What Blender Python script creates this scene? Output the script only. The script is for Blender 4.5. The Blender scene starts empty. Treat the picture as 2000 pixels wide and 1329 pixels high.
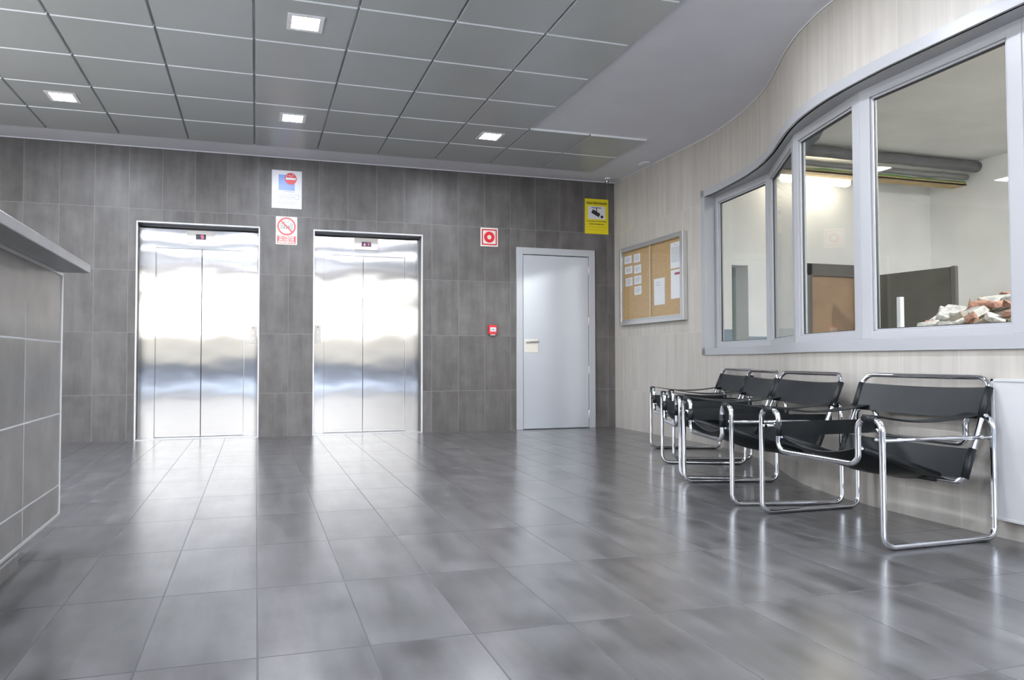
import bpy, bmesh, math, random
from mathutils import Vector, Matrix

# ------------------------------------------------------------------ camera, world, light, exposure
sc = bpy.context.scene
COL = sc.collection
cam_d = bpy.data.cameras.new('camera')
cam = bpy.data.objects.new('camera', cam_d)
COL.objects.link(cam)
cam.location = (0, 0, 0.773)
cam.rotation_euler = (math.radians(90 + 1.620), 0, math.radians(-16.246))
cam_d.sensor_width = 36
cam_d.lens = 1395.56 / 2000 * 36
cam_d.shift_x = 93.8 / 2000
cam_d.clip_start = 0.02
sc.camera = cam

sc.view_settings.view_transform = 'Standard'
sc.view_settings.look = 'None'
sc.view_settings.gamma = 1
sc.view_settings.use_curve_mapping = False
sc.view_settings.exposure = 1.38

w = bpy.data.worlds.new('sky')
sc.world = w
w.use_nodes = True
nt = w.node_tree
nt.nodes.clear()
wo = nt.nodes.new('ShaderNodeOutputWorld')
bg = nt.nodes.new('ShaderNodeBackground')
tc = nt.nodes.new('ShaderNodeTexCoord')
sp = nt.nodes.new('ShaderNodeSeparateXYZ')
cr = nt.nodes.new('ShaderNodeValToRGB')
nt.links.new(tc.outputs['Generated'], sp.inputs[0])
nt.links.new(sp.outputs['Z'], cr.inputs[0])
cr.color_ramp.elements[0].position = 0.0
cr.color_ramp.elements[0].color = (1.0, 0.98, 0.94, 1)
cr.color_ramp.elements[1].position = 0.6
cr.color_ramp.elements[1].color = (0.55, 0.70, 1.0, 1)
nt.links.new(cr.outputs[0], bg.inputs[0])
bg.inputs[1].default_value = 2.7
nt.links.new(bg.outputs[0], wo.inputs[0])

sc.cycles.use_denoising = True
sc.cycles.use_adaptive_sampling = True
sc.cycles.adaptive_threshold = 0.02
sc.cycles.sample_clamp_indirect = 4.0
sc.cycles.caustics_reflective = False
sc.cycles.caustics_refractive = False
sc.cycles.max_bounces = 8
sc.cycles.diffuse_bounces = 5
sc.cycles.glossy_bounces = 4
sc.cycles.transparent_max_bounces = 12

LAMP_STRENGTH = 150.0
TUBE_STRENGTH = 5.0

# ------------------------------------------------------------------ measurements (metres)
D = 7.474          # tiled wall with the lifts
CZ = 2.845         # plaster ceiling
XL = -3.6          # left side
YR = -1.5          # street side, behind the camera
SILL, HEAD = 0.822, 2.352

# ------------------------------------------------------------------ materials
MATS = {}


def nodes_of(name):
    m = bpy.data.materials.new(name)
    m.use_nodes = True
    t = m.node_tree
    b = t.nodes['Principled BSDF']
    MATS[name] = m
    return m, t, b


def plain(name, col, rough=0.5, metal=0.0, noise=0.0, nscale=8.0, spec=0.5, bump=0.0, emit=None, estr=0.0):
    m, t, b = nodes_of(name)
    b.inputs['Base Color'].default_value = (*col, 1)
    b.inputs['Roughness'].default_value = rough
    b.inputs['Metallic'].default_value = metal
    b.inputs['Specular IOR Level'].default_value = spec
    if noise or bump:
        tcn = t.nodes.new('ShaderNodeTexCoord')
        nz = t.nodes.new('ShaderNodeTexNoise')
        nz.inputs['Scale'].default_value = nscale
        nz.inputs['Detail'].default_value = 5
        t.links.new(tcn.outputs['Object'], nz.inputs['Vector'])
        if noise:
            r = t.nodes.new('ShaderNodeValToRGB')
            r.color_ramp.elements[0].position = 0.3
            r.color_ramp.elements[1].position = 0.7
            r.color_ramp.elements[0].color = (*[c * (1 - noise) for c in col], 1)
            r.color_ramp.elements[1].color = (*[min(1, c * (1 + noise)) for c in col], 1)
            t.links.new(nz.outputs['Fac'], r.inputs[0])
            t.links.new(r.outputs[0], b.inputs['Base Color'])
        if bump:
            bp = t.nodes.new('ShaderNodeBump')
            bp.inputs['Strength'].default_value = bump
            bp.inputs['Distance'].default_value = 0.01
            t.links.new(nz.outputs['Fac'], bp.inputs['Height'])
            t.links.new(bp.outputs[0], b.inputs['Normal'])
    if emit:
        b.inputs['Emission Color'].default_value = (*emit, 1)
        b.inputs['Emission Strength'].default_value = estr
    return m


def tile_mat(name, sx, sy, x0, y0, dark, light, grout, gw, rough, streak=(9.0, 0.7), tint=0.10, cloud=0.35, bump=0.25, spec=0.5, metal=0.0):
    """Tiles laid out in the UV map (metres). Streaks run along V."""
    m, t, b = nodes_of(name)
    N, L = t.nodes.new, t.links.new

    def math_(op, a, bb=None, clamp=False):
        n = N('ShaderNodeMath')
        n.operation = op
        n.use_clamp = clamp
        for i, v in enumerate((a, bb)):
            if v is None:
                continue
            if isinstance(v, (int, float)):
                n.inputs[i].default_value = v
            else:
                L(v, n.inputs[i])
        return n.outputs[0]
    uv = N('ShaderNodeUVMap')
    uv.uv_map = 'UVMap'
    s = N('ShaderNodeSeparateXYZ')
    L(uv.outputs[0], s.inputs[0])
    u = math_('DIVIDE', math_('SUBTRACT', s.outputs[0], x0), sx)
    v = math_('DIVIDE', math_('SUBTRACT', s.outputs[1], y0), sy)
    iu, iv = math_('FLOOR', u), math_('FLOOR', v)
    fu, fv = math_('FRACT', u), math_('FRACT', v)
    du = math_('MULTIPLY', math_('MINIMUM', fu, math_('SUBTRACT', 1.0, fu)), sx)
    dv = math_('MULTIPLY', math_('MINIMUM', fv, math_('SUBTRACT', 1.0, fv)), sy)
    d = math_('MINIMUM', du, dv)
    g = math_('SUBTRACT', 1.0, math_('DIVIDE', d, gw), True)      # 1 in the joint
    gm = math_('GREATER_THAN', g, 0.35)
    # random per tile
    cx = N('ShaderNodeCombineXYZ')
    L(iu, cx.inputs[0])
    L(iv, cx.inputs[1])
    wn = N('ShaderNodeTexWhiteNoise')
    wn.noise_dimensions = '3D'
    L(cx.outputs[0], wn.inputs[0])
    # streak coordinates offset per tile
    off = N('ShaderNodeVectorMath')
    off.operation = 'MULTIPLY_ADD'
    L(wn.outputs['Color'], off.inputs[0])
    off.inputs[1].default_value = (7, 7, 7)
    L(uv.outputs[0], off.inputs[2])
    mp = N('ShaderNodeMapping')
    mp.inputs['Scale'].default_value = (streak[0], streak[1], 1)
    L(off.outputs[0], mp.inputs[0])
    n1 = N('ShaderNodeTexNoise')
    n1.inputs['Scale'].default_value = 1.6
    n1.inputs['Detail'].default_value = 4
    n1.inputs['Roughness'].default_value = 0.62
    L(mp.outputs[0], n1.inputs['Vector'])
    n2 = N('ShaderNodeTexNoise')
    n2.inputs['Scale'].default_value = 5.0
    n2.inputs['Detail'].default_value = 4
    n2.inputs['Roughness'].default_value = 0.55
    L(off.outputs[0], n2.inputs['Vector'])
    k = math_('ADD', math_('MULTIPLY', n1.outputs['Fac'], 1 - cloud), math_('MULTIPLY', n2.outputs['Fac'], cloud))
    r = N('ShaderNodeValToRGB')
    r.color_ramp.elements[0].position = 0.36
    r.color_ramp.elements[1].position = 0.64
    r.color_ramp.elements[0].color = (*dark, 1)
    r.color_ramp.elements[1].color = (*light, 1)
    L(k, r.inputs[0])
    tn = math_('ADD', math_('MULTIPLY', wn.outputs['Value'], 2 * tint), 1 - tint)
    mul = N('ShaderNodeMix')
    mul.data_type = 'RGBA'
    mul.blend_type = 'MULTIPLY'
    mul.inputs['Factor'].default_value = 1
    L(r.outputs[0], mul.inputs['A'])
    ct = N('ShaderNodeCombineColor')
    for i in range(3):
        L(tn, ct.inputs[i])
    L(ct.outputs[0], mul.inputs['B'])
    mx = N('ShaderNodeMix')
    mx.data_type = 'RGBA'
    L(gm, mx.inputs['Factor'])
    L(mul.outputs['Result'], mx.inputs['A'])
    mx.inputs['B'].default_value = (*grout, 1)
    L(mx.outputs['Result'], b.inputs['Base Color'])
    b.inputs['Specular IOR Level'].default_value = spec
    b.inputs['Metallic'].default_value = metal
    rr = math_('ADD', math_('MULTIPLY', n2.outputs['Fac'], 0.06 if rough > 0.3 else 0.0), rough - (0.03 if rough > 0.3 else 0.0))
    rr2 = math_('MAXIMUM', rr, math_('MULTIPLY', gm, 0.8))
    L(rr2, b.inputs['Roughness'])
    bp = N('ShaderNodeBump')
    bp.inputs['Strength'].default_value = bump
    bp.inputs['Distance'].default_value = 0.002
    hh = math_('SUBTRACT', math_('MULTIPLY', n2.outputs['Fac'], 0.25), g)
    L(hh, bp.inputs['Height'])
    L(bp.outputs[0], b.inputs['Normal'])
    return m


M_floor = tile_mat('floor_tile', 0.29363, 0.58829, 0.0104, 1.9511, (0.046, 0.044, 0.044), (0.136, 0.132, 0.133),
                   (0.045, 0.045, 0.047), 0.0042, 0.28, streak=(7.0, 1.0), tint=0.07, cloud=0.45, bump=0.04, spec=0.95)
for n_ in M_floor.node_tree.nodes:
    if n_.type == 'BSDF_PRINCIPLED':          # polished porcelain glaze
        n_.inputs['Coat Weight'].default_value = 0.45
        n_.inputs['Coat Roughness'].default_value = 0.17
        n_.inputs['Coat IOR'].default_value = 1.5
M_dark = tile_mat('dark_wall_tile', 0.30, 0.60, 2.716 - 30, 0.4405 - 6, (0.088, 0.081, 0.075), (0.158, 0.147, 0.139),
                  (0.215, 0.21, 0.205), 0.0036, 0.42, streak=(5.5, 0.8), tint=0.07, cloud=0.42, bump=0.2)
M_light = tile_mat('light_wall_tile', 0.30, 0.60, 0.0, 0.4405 - 6, (0.43, 0.402, 0.355), (0.525, 0.495, 0.445),
                   (0.55, 0.53, 0.485), 0.0034, 0.42, streak=(11.0, 0.5), tint=0.035, cloud=0.25, bump=0.15)
M_counter = tile_mat('counter_tile', 0.60, 0.295, 2.815, 0.258 - 2.95, (0.18, 0.173, 0.165), (0.28, 0.27, 0.26),
                     (0.45, 0.45, 0.46), 0.0045, 0.34, streak=(2.5, 2.5), tint=0.06, cloud=0.5, bump=0.12, spec=1.0, metal=0.6)
M_plaster = plain('ceiling_plaster', (0.74, 0.74, 0.78), 0.55, noise=0.03, nscale=3)
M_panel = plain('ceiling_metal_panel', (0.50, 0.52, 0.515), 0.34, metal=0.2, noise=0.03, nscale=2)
M_lit_edge_frame = plain('lit_edge_lamp_frame', (0.90, 0.91, 0.92), 0.4)  # lamp frames, and panel chamfers painted as if lit
M_white = plain('white_lacquer', (0.80, 0.80, 0.82), 0.35)
M_bead = plain('white_metal_bead', (0.75, 0.74, 0.76), 0.3)
M_door = plain('grey_door_lacquer', (0.55, 0.575, 0.61), 0.30, metal=0.25)
M_doorframe = plain('grey_door_frame', (0.50, 0.51, 0.53), 0.35, metal=0.2)
M_alu = plain('brushed_aluminium', (0.62, 0.62, 0.61), 0.33, metal=0.75)
M_window = plain('window_frame_lacquer', (0.395, 0.40, 0.415), 0.36)
M_black = plain('black_rubber', (0.015, 0.016, 0.018), 0.5)
M_chrome = plain('chrome', (0.80, 0.81, 0.84), 0.06, metal=1.0)
M_leather = plain('black_leather', (0.010, 0.012, 0.013), 0.38, noise=0.3, nscale=14, bump=0.06, spec=0.35)
M_cork = plain('cork', (0.50, 0.335, 0.16), 0.85, noise=0.12, nscale=60)
M_paper = plain('paper', (0.78, 0.80, 0.84), 0.6)
M_ink = plain('grey_ink', (0.30, 0.31, 0.36), 0.6)
M_inkdark = plain('black_ink', (0.02, 0.022, 0.02), 0.5)
M_red = plain('sign_red', (0.72, 0.022, 0.03), 0.35)
M_redsoft = plain('faded_red', (0.72, 0.10, 0.10), 0.35)
M_blue = plain('sign_blue', (0.13, 0.27, 0.68), 0.3)
M_yellow = plain('sign_yellow', (0.80, 0.66, 0.012), 0.35)
M_signwhite = plain('sign_white', (0.74, 0.74, 0.76), 0.3)
M_signcream = plain('sign_cream', (0.76, 0.74, 0.68), 0.4)
M_cream = plain('cream_plastic', (0.90, 0.86, 0.80), 0.4)
M_plate = plain('satin_plate', (0.60, 0.56, 0.51), 0.35, metal=0.3)
M_display = plain('display_window', (0.05, 0.045, 0.06), 0.2)
M_led = plain('red_led', (0.5, 0.02, 0.06), 0.4, emit=(1.0, 0.10, 0.18), estr=1.6)
M_lamp = plain('lamp_diffuser', (1, 1, 1), 0.5, emit=(0.86, 0.90, 1.0), estr=LAMP_STRENGTH)
M_tube = plain('tube_diffuser', (1, 0.95, 0.85), 0.5, emit=(1.0, 0.90, 0.72), estr=TUBE_STRENGTH)
M_room = plain('bare_plaster', (0.84, 0.84, 0.825), 0.8, noise=0.06, nscale=2.2, bump=0.3)
M_roomceil = plain('bare_ceiling_plaster', (0.72, 0.72, 0.705), 0.85, noise=0.10, nscale=1.6, bump=0.3)
M_slate = plain('slate_blue_paint', (0.20, 0.27, 0.32), 0.6)
M_green = plain('grey_green_paint', (0.40, 0.45, 0.42), 0.7)
M_duct = plain('dark_pipe', (0.10, 0.10, 0.105), 0.5, noise=0.2)
M_cable = plain('green_cable', (0.13, 0.34, 0.05), 0.5)
M_tan = plain('tan_cable_tray', (0.46, 0.33, 0.16), 0.7, noise=0.2)
M_wood = plain('brown_door_wood', (0.33, 0.21, 0.12), 0.35, noise=0.12, nscale=4)
M_darkframe = plain('dark_metal_frame', (0.10, 0.09, 0.08), 0.45)
M_board = plain('dark_olive_board', (0.085, 0.080, 0.062), 0.6, noise=0.15, nscale=3)
M_brick = plain('broken_brick', (0.33, 0.175, 0.125), 0.9, noise=0.45, nscale=26, bump=1.0)
M_chunk = plain('broken_plaster', (0.46, 0.44, 0.40), 0.9, noise=0.4, nscale=24, bump=1.0)
M_mortar = plain('broken_mortar', (0.28, 0.24, 0.185), 0.95, noise=0.25, nscale=9, bump=0.5)
M_pave = plain('pavement', (0.60, 0.59, 0.57), 0.7)
M_facade = plain('street_facade', (0.66, 0.58, 0.44), 0.8)
M_hedge = plain('street_base', (0.15, 0.16, 0.175), 0.8)


def steel_mat():
    m = bpy.data.materials.new('brushed_steel')
    m.use_nodes = True
    t = m.node_tree
    t.nodes.clear()
    N, L = t.nodes.new, t.links.new
    out = N('ShaderNodeOutputMaterial')
    b = N('ShaderNodeBsdfAnisotropic')
    b.distribution = 'BECKMANN'
    b.inputs['Color'].default_value = (0.56, 0.547, 0.53, 1)
    b.inputs['Roughness'].default_value = 0.17
    b.inputs['Anisotropy'].default_value = 0.80
    b.inputs['Rotation'].default_value = 0.25
    L(b.outputs[0], out.inputs[0])
    tg = N('ShaderNodeTangent')
    tg.direction_type = 'UV_MAP'
    tg.uv_map = 'UVMap'
    L(tg.outputs[0], b.inputs['Tangent'])
    uv = N('ShaderNodeUVMap')
    uv.uv_map = 'UVMap'
    mp = N('ShaderNodeMapping')
    mp.inputs['Scale'].default_value = (1.7, 2.6, 1)
    L(uv.outputs[0], mp.inputs[0])
    nz = N('ShaderNodeTexNoise')
    nz.inputs['Scale'].default_value = 1.0
    nz.inputs['Detail'].default_value = 1.5
    L(mp.outputs[0], nz.inputs['Vector'])
    bp = N('ShaderNodeBump')
    bp.inputs['Strength'].default_value = 0.13
    bp.inputs['Distance'].default_value = 0.02
    L(nz.outputs['Fac'], bp.inputs['Height'])
    L(bp.outputs[0], b.inputs['Normal'])
    return m


M_steel = steel_mat()


def glass_mat(name, tint=(0.975, 0.99, 0.985), boost=1.0):
    m = bpy.data.materials.new(name)
    m.use_nodes = True
    t = m.node_tree
    t.nodes.clear()
    N, L = t.nodes.new, t.links.new
    out = N('ShaderNodeOutputMaterial')
    tr = N('ShaderNodeBsdfTransparent')
    tr.inputs[0].default_value = (*tint, 1)
    gl = N('ShaderNodeBsdfGlossy')
    gl.inputs['Roughness'].default_value = 0.0
    mix = N('ShaderNodeMixShader')
    ge = N('ShaderNodeNewGeometry')
    dt = N('ShaderNodeVectorMath')
    dt.operation = 'DOT_PRODUCT'
    L(ge.outputs['Normal'], dt.inputs[0])
    L(ge.outputs['Incoming'], dt.inputs[1])

    def mt(op, a, bb=None):
        n = N('ShaderNodeMath')
        n.operation = op
        for i, v in enumerate((a, bb)):
            if v is None:
                continue
            if isinstance(v, (int, float)):
                n.inputs[i].default_value = v
            else:
                L(v, n.inputs[i])
        return n.outputs[0]
    c = mt('SUBTRACT', 1.0, mt('ABSOLUTE', dt.outputs['Value']))
    f = mt('ADD', mt('MULTIPLY', mt('POWER', c, 5.0), 0.96), 0.04)
    f = mt('MULTIPLY', f, boost)
    L(f, mix.inputs[0])
    L(tr.outputs[0], mix.inputs[1])
    L(gl.outputs[0], mix.inputs[2])
    L(mix.outputs[0], out.inputs[0])
    MATS[name] = m
    return m


M_glass = glass_mat('window_glass')
M_boardglass = glass_mat('board_glass', (0.98, 0.98, 0.97), 0.6)

# ------------------------------------------------------------------ mesh helpers


class MB:
    """collects shapes and links them as ONE mesh object, with a UV map in metres"""

    def __init__(self):
        self.bm = bmesh.new()
        self.uv = self.bm.loops.layers.uv.new('UVMap')

    def face(self, pts, mi=0, uvs=None, smooth=False):
        vs = [self.bm.verts.new(p) for p in pts]
        f = self.bm.faces.new(vs)
        f.material_index = mi
        f.smooth = smooth
        self._uv(f, uvs)
        return f

    def _uv(self, f, uvs=None):
        f.normal_update()
        n = f.normal
        for i, l in enumerate(f.loops):
            c = l.vert.co
            if uvs:
                l[self.uv].uv = uvs[i]
            elif abs(n.z) > 0.7:
                l[self.uv].uv = (c.x, c.y)
            elif abs(n.x) > abs(n.y):
                l[self.uv].uv = (c.y, c.z)
            else:
                l[self.uv].uv = (c.x, c.z)

    def box(self, a, b, mi=0, bevel=0.0, M=None, seg=2):
        x0, y0, z0 = [min(a[i], b[i]) for i in range(3)]
        x1, y1, z1 = [max(a[i], b[i]) for i in range(3)]
        P = [(x0, y0, z0), (x1, y0, z0), (x1, y1, z0), (x0, y1, z0), (x0, y0, z1), (x1, y0, z1), (x1, y1, z1), (x0, y1, z1)]
        vs = [self.bm.verts.new(p) for p in P]
        fs = []
        for q in ((0, 3, 2, 1), (4, 5, 6, 7), (0, 1, 5, 4), (1, 2, 6, 5), (2, 3, 7, 6), (3, 0, 4, 7)):
            f = self.bm.faces.new([vs[i] for i in q])
            f.material_index = mi
            fs.append(f)
        if bevel > 0:
            es = list({e for f in fs for e in f.edges})
            r = bmesh.ops.bevel(self.bm, geom=es, offset=bevel, segments=seg, affect='EDGES', profile=0.5)
            vs = list({v for f in r['faces'] for v in f.verts} | {v for v in vs if v.is_valid})
            fs = list({f for v in vs for f in v.link_faces})
            for f in fs:
                f.material_index = mi
        for f in fs:
            self._uv(f)
        if M is not None:
            bmesh.ops.transform(self.bm, matrix=M, verts=vs)
        return vs

    def tube(self, pts, r, mi=0, closed=False, seg=12, caps=True):
        pts = [Vector(p) for p in pts]
        n = len(pts)
        tang = []
        for i in range(n):
            if closed:
                d = pts[(i + 1) % n] - pts[i - 1]
            else:
                d = pts[min(i + 1, n - 1)] - pts[max(i - 1, 0)]
            tang.append(d.normalized())
        t0 = tang[0]
        up = Vector((0, 0, 1)) if abs(t0.z) < 0.9 else Vector((1, 0, 0))
        nrm = (up - t0 * up.dot(t0)).normalized()
        frames = [nrm]
        for i in range(1, n):
            ax = tang[i - 1].cross(tang[i])
            v = frames[-1]
            if ax.length > 1e-8:
                ang = tang[i - 1].angle(tang[i])
                v = Matrix.Rotation(ang, 3, ax.normalized()) @ v
            v = (v - tang[i] * v.dot(tang[i])).normalized()
            frames.append(v)
        twist = 0.0
        if closed:
            v = frames[-1]
            ax = tang[-1].cross(tang[0])
            if ax.length > 1e-8:
                v = Matrix.Rotation(tang[-1].angle(tang[0]), 3, ax.normalized()) @ v
            b0 = tang[0].cross(frames[0])
            twist = -math.atan2(v.dot(b0), v.dot(frames[0]))
        rings = []
        for i in range(n):
            a = frames[i]
            bb = tang[i].cross(a)
            off = twist * i / n
            ring = []
            for k in range(seg):
                th = 2 * math.pi * k / seg + off
                ring.append(self.bm.verts.new(pts[i] + (a * math.cos(th) + bb * math.sin(th)) * r))
            rings.append(ring)
        m = n if closed else n - 1
        for i in range(m):
            A, B = rings[i], rings[(i + 1) % n]
            for k in range(seg):
                f = self.bm.faces.new((A[k], A[(k + 1) % seg], B[(k + 1) % seg], B[k]))
                f.smooth = True
                f.material_index = mi
        if caps and not closed:
            for R_, rev in ((rings[0], True), (rings[-1], False)):
                f = self.bm.faces.new(list(reversed(R_)) if rev else R_)
                f.material_index = mi

    def surf(self, fn, nu, nv, thick=0.0, mi=0, smooth=True):
        """fn(u,v)->point, offset both ways for a real thickness"""
        g = [[Vector(fn(i / nu, j / nv)) for j in range(nv + 1)] for i in range(nu + 1)]
        top, bot = [], []
        for i in range(nu + 1):
            ra, rb = [], []
            for j in range(nv + 1):
                du = g[min(i + 1, nu)][j] - g[max(i - 1, 0)][j]
                dv = g[i][min(j + 1, nv)] - g[i][max(j - 1, 0)]
                nn = du.cross(dv).normalized() * thick / 2
                ra.append(self.bm.verts.new(g[i][j] + nn))
                rb.append(self.bm.verts.new(g[i][j] - nn))
            top.append(ra)
            bot.append(rb)

        def q(a, b, c, d):
            f = self.bm.faces.new((a, b, c, d))
            f.smooth = smooth
            f.material_index = mi
        for i in range(nu):
            for j in range(nv):
                q(top[i][j], top[i + 1][j], top[i + 1][j + 1], top[i][j + 1])
                q(bot[i][j], bot[i][j + 1], bot[i + 1][j + 1], bot[i + 1][j])
        def rim(*vs):                     # own vertices: the cut edge stays crisp
            f = self.bm.faces.new([self.bm.verts.new(v.co) for v in vs])
            f.material_index = mi
        for i in range(nu):
            rim(top[i][0], bot[i][0], bot[i + 1][0], top[i + 1][0])
            rim(top[i][nv], top[i + 1][nv], bot[i + 1][nv], bot[i][nv])
        for j in range(nv):
            rim(top[0][j], top[0][j + 1], bot[0][j + 1], bot[0][j])
            rim(top[nu][j], bot[nu][j], bot[nu][j + 1], top[nu][j + 1])

    def strip(self, poly, t, z0, z1, mi=0, s0=0.0):
        """thick wall along a plan polyline; t = offset to its right-hand side. UV = (arc length, z)"""
        n = len(poly)
        P = [Vector((p[0], p[1], 0)) for p in poly]
        off, s = [], [s0]
        for i in range(n):
            d = (P[min(i + 1, n - 1)] - P[max(i - 1, 0)]).normalized()
            off.append(P[i] + Vector((d.y, -d.x, 0)) * t)
            if i:
                s.append(s[-1] + (P[i] - P[i - 1]).length)
        Z0, Z1 = Vector((0, 0, z0)), Vector((0, 0, z1))
        for i in range(n - 1):
            sm = True
            a, b, c, d = P[i], P[i + 1], off[i + 1], off[i]
            self.face([a + Z0, a + Z1, b + Z1, b + Z0], mi, [(s[i], z0), (s[i], z1), (s[i + 1], z1), (s[i + 1], z0)])
            self.face([d + Z0, c + Z0, c + Z1, d + Z1], mi, [(s[i], z0), (s[i + 1], z0), (s[i + 1], z1), (s[i], z1)])
            self.face([a + Z1, d + Z1, c + Z1, b + Z1], mi)
            self.face([a + Z0, b + Z0, c + Z0, d + Z0], mi)
        self.face([P[0] + Z0, off[0] + Z0, off[0] + Z1, P[0] + Z1], mi)
        self.face([P[-1] + Z0, P[-1] + Z1, off[-1] + Z1, off[-1] + Z0], mi)

    def disc(self, c, r, n, axis='y', mi=0, thick=0.001, r_in=0.0, M=None):
        """flat disc or ring facing -axis"""
        def P(rr, a, k):
            u, v = rr * math.cos(a), rr * math.sin(a)
            if axis == 'y':
                return Vector((c[0] + u, c[1] + k, c[2] + v))
            if axis == 'x':
                return Vector((c[0] + k, c[1] + u, c[2] + v))
            return Vector((c[0] + u, c[1] + v, c[2] + k))
        for i in range(n):
            a0, a1 = 2 * math.pi * i / n, 2 * math.pi * (i + 1) / n
            if r_in > 0:
                for k in (0, thick):
                    self.face([P(r_in, a0, k), P(r, a0, k), P(r, a1, k), P(r_in, a1, k)], mi)
                self.face([P(r_in, a0, 0), P(r_in, a1, 0), P(r_in, a1, thick), P(r_in, a0, thick)], mi)
            self.face([P(r, a0, 0), P(r, a1, 0), P(r, a1, thick), P(r, a0, thick)], mi)
        if r_in == 0:
            for k in (0, thick):
                self.face([P(r, 2 * math.pi * i / n, k) for i in range(n)], mi)

    def build(self, name, mats, parent=None, fix=True, weld=False):
        if weld:
            bmesh.ops.remove_doubles(self.bm, verts=self.bm.verts, dist=1e-5)
        if fix:
            bmesh.ops.recalc_face_normals(self.bm, faces=self.bm.faces)
        me = bpy.data.meshes.new(name)
        self.bm.to_mesh(me)
        self.bm.free()
        if not isinstance(mats, (list, tuple)):
            mats = [mats]
        for m in mats:
            me.materials.append(m)
        o = bpy.data.objects.new(name, me)
        COL.objects.link(o)
        if parent:
            o.parent = parent
        return o


def fillet(pts, r, n=6, closed=False):
    pts = [Vector(p) for p in pts]
    N_ = len(pts)
    out = []
    for i in range(N_):
        if not closed and i in (0, N_ - 1):
            out.append(pts[i])
            continue
        p, a, b = pts[i], pts[i - 1], pts[(i + 1) % N_]
        rr = r[i] if isinstance(r, (list, tuple)) else r
        da, db = (a - p), (b - p)
        ang = da.angle(db)
        cut = min(rr / math.tan(ang / 2), da.length * 0.49, db.length * 0.49)
        A, B = p + da.normalized() * cut, p + db.normalized() * cut
        for k in range(n + 1):
            t = k / n
            # circular-ish blend: quadratic rational bezier
            wgt = math.sin(ang / 2)
            w0, w1, w2 = (1 - t) ** 2, 2 * t * (1 - t) * wgt, t ** 2
            out.append((A * w0 + p * w1 + B * w2) / (w0 + w1 + w2))
    return out


def thing(name, label, cat, loc=(0, 0, 0), rotz=0.0, group=None):
    o = bpy.data.objects.new(name, None)
    COL.objects.link(o)
    o.location = loc
    o.rotation_euler = (0, 0, rotz)
    o.empty_display_size = 0.05
    o['label'] = label
    o['category'] = cat
    if group:
        o['group'] = group
    return o


def tag(o, label, cat, group=None, kind=None):
    o['label'] = label
    o['category'] = cat
    if group:
        o['group'] = group
    if kind:
        o['kind'] = kind
    return o


def structure(o):
    o['kind'] = 'structure'
    return o


def dup(root, loc, rotz, label=None, skip=()):
    r = root.copy()
    COL.objects.link(r)
    r.location = loc
    r.rotation_euler = (0, 0, rotz)
    if label:
        r['label'] = label
    for ch in list(root.children):
        if ch.get('skipkey') in skip and ch.get('skipkey') is not None:
            continue
        c = ch.copy()
        COL.objects.link(c)
        c.parent = r
        for g in ch.children:
            d = g.copy()
            COL.objects.link(d)
            d.parent = c
    return r


def text(name, s, size, M, mat, parent=None, ext=0.0006, bold=0.0, width=None, align='CENTER'):
    cu = bpy.data.curves.new(name, 'FONT')
    cu.body = s
    cu.size = size
    cu.extrude = ext
    cu.offset = bold
    cu.align_x = align
    cu.align_y = 'CENTER'
    cu.space_line = 0.95
    tmp = bpy.data.objects.new('tmp', cu)
    COL.objects.link(tmp)
    dg = bpy.context.evaluated_depsgraph_get()
    me = bpy.data.meshes.new_from_object(tmp.evaluated_get(dg))
    bpy.data.objects.remove(tmp)
    me.name = name
    if width:
        xs = [v.co.x for v in me.vertices]
        k = width / (max(xs) - min(xs))
        for v in me.vertices:
            v.co.x *= k
    me.materials.clear()
    me.materials.append(mat)
    o = bpy.data.objects.new(name, me)
    COL.objects.link(o)
    o.matrix_local = M
    if parent:
        o.parent = parent
    return o


def on_back(x, y, z):      # text matrix on a wall facing -Y
    return Matrix.Translation((x, y, z)) @ Matrix.Rotation(math.pi / 2, 4, 'X')


# ------------------------------------------------------------------ setting: floor, ceiling, walls
mb = MB()
mb.box((XL - 0.1, YR - 0.1, -0.12), (4.3, D + 0.45, 0.0))
structure(mb.build('floor', M_floor))

# ceiling: plaster slab, with the lower metal panels of the grid below it
GX, GY, G = -0.0257, 4.1236, 0.58882
mb = MB()
mb.box((XL - 0.1, YR - 0.1, CZ), (4.3, D + 0.45, CZ + 0.12), 0)
ch, gap, zt, zb = 0.008, 0.0022, CZ - 0.0005, CZ - 0.017
for i in range(-6, 6):
    for j in range(-12, 5):
        if i >= 4 and j < 3:
            continue
        x0, x1 = GX + G * i + gap, GX + G * (i + 1) - gap
        y0, y1 = GY + G * j + gap, GY + G * (j + 1) - gap
        x0 = max(x0, XL + 0.02)
        if y0 < YR + 0.05 or x0 > x1:
            continue
        o = [(x0, y0), (x1, y0), (x1, y1), (x0, y1)]
        q = [(x0 + ch, y0 + ch), (x1 - ch, y0 + ch), (x1 - ch, y1 - ch), (x0 + ch, y1 - ch)]
        mb.face([(a, b, zb) for a, b in q], 1)
        for k in range(4):
            k2 = (k + 1) % 4
            e = 2 if k in (0,) else 1  # chamfer towards the camera painted paler, as if catching daylight
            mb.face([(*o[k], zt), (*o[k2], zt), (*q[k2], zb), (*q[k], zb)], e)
structure(mb.build('ceiling', [M_plaster, M_panel, M_lit_edge_frame]))

# tiled wall with the two lift recesses and the door
LIFTS = [(-1.112, 0.028), (0.565, 1.712)]
LZ = 2.118
mb = MB()


def wall_rect(mb, x0, x1, z0, z1, y0=D, y1=D + 0.40):
    mb.box((x0, y0, z0), (x1, y1, z1))


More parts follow.
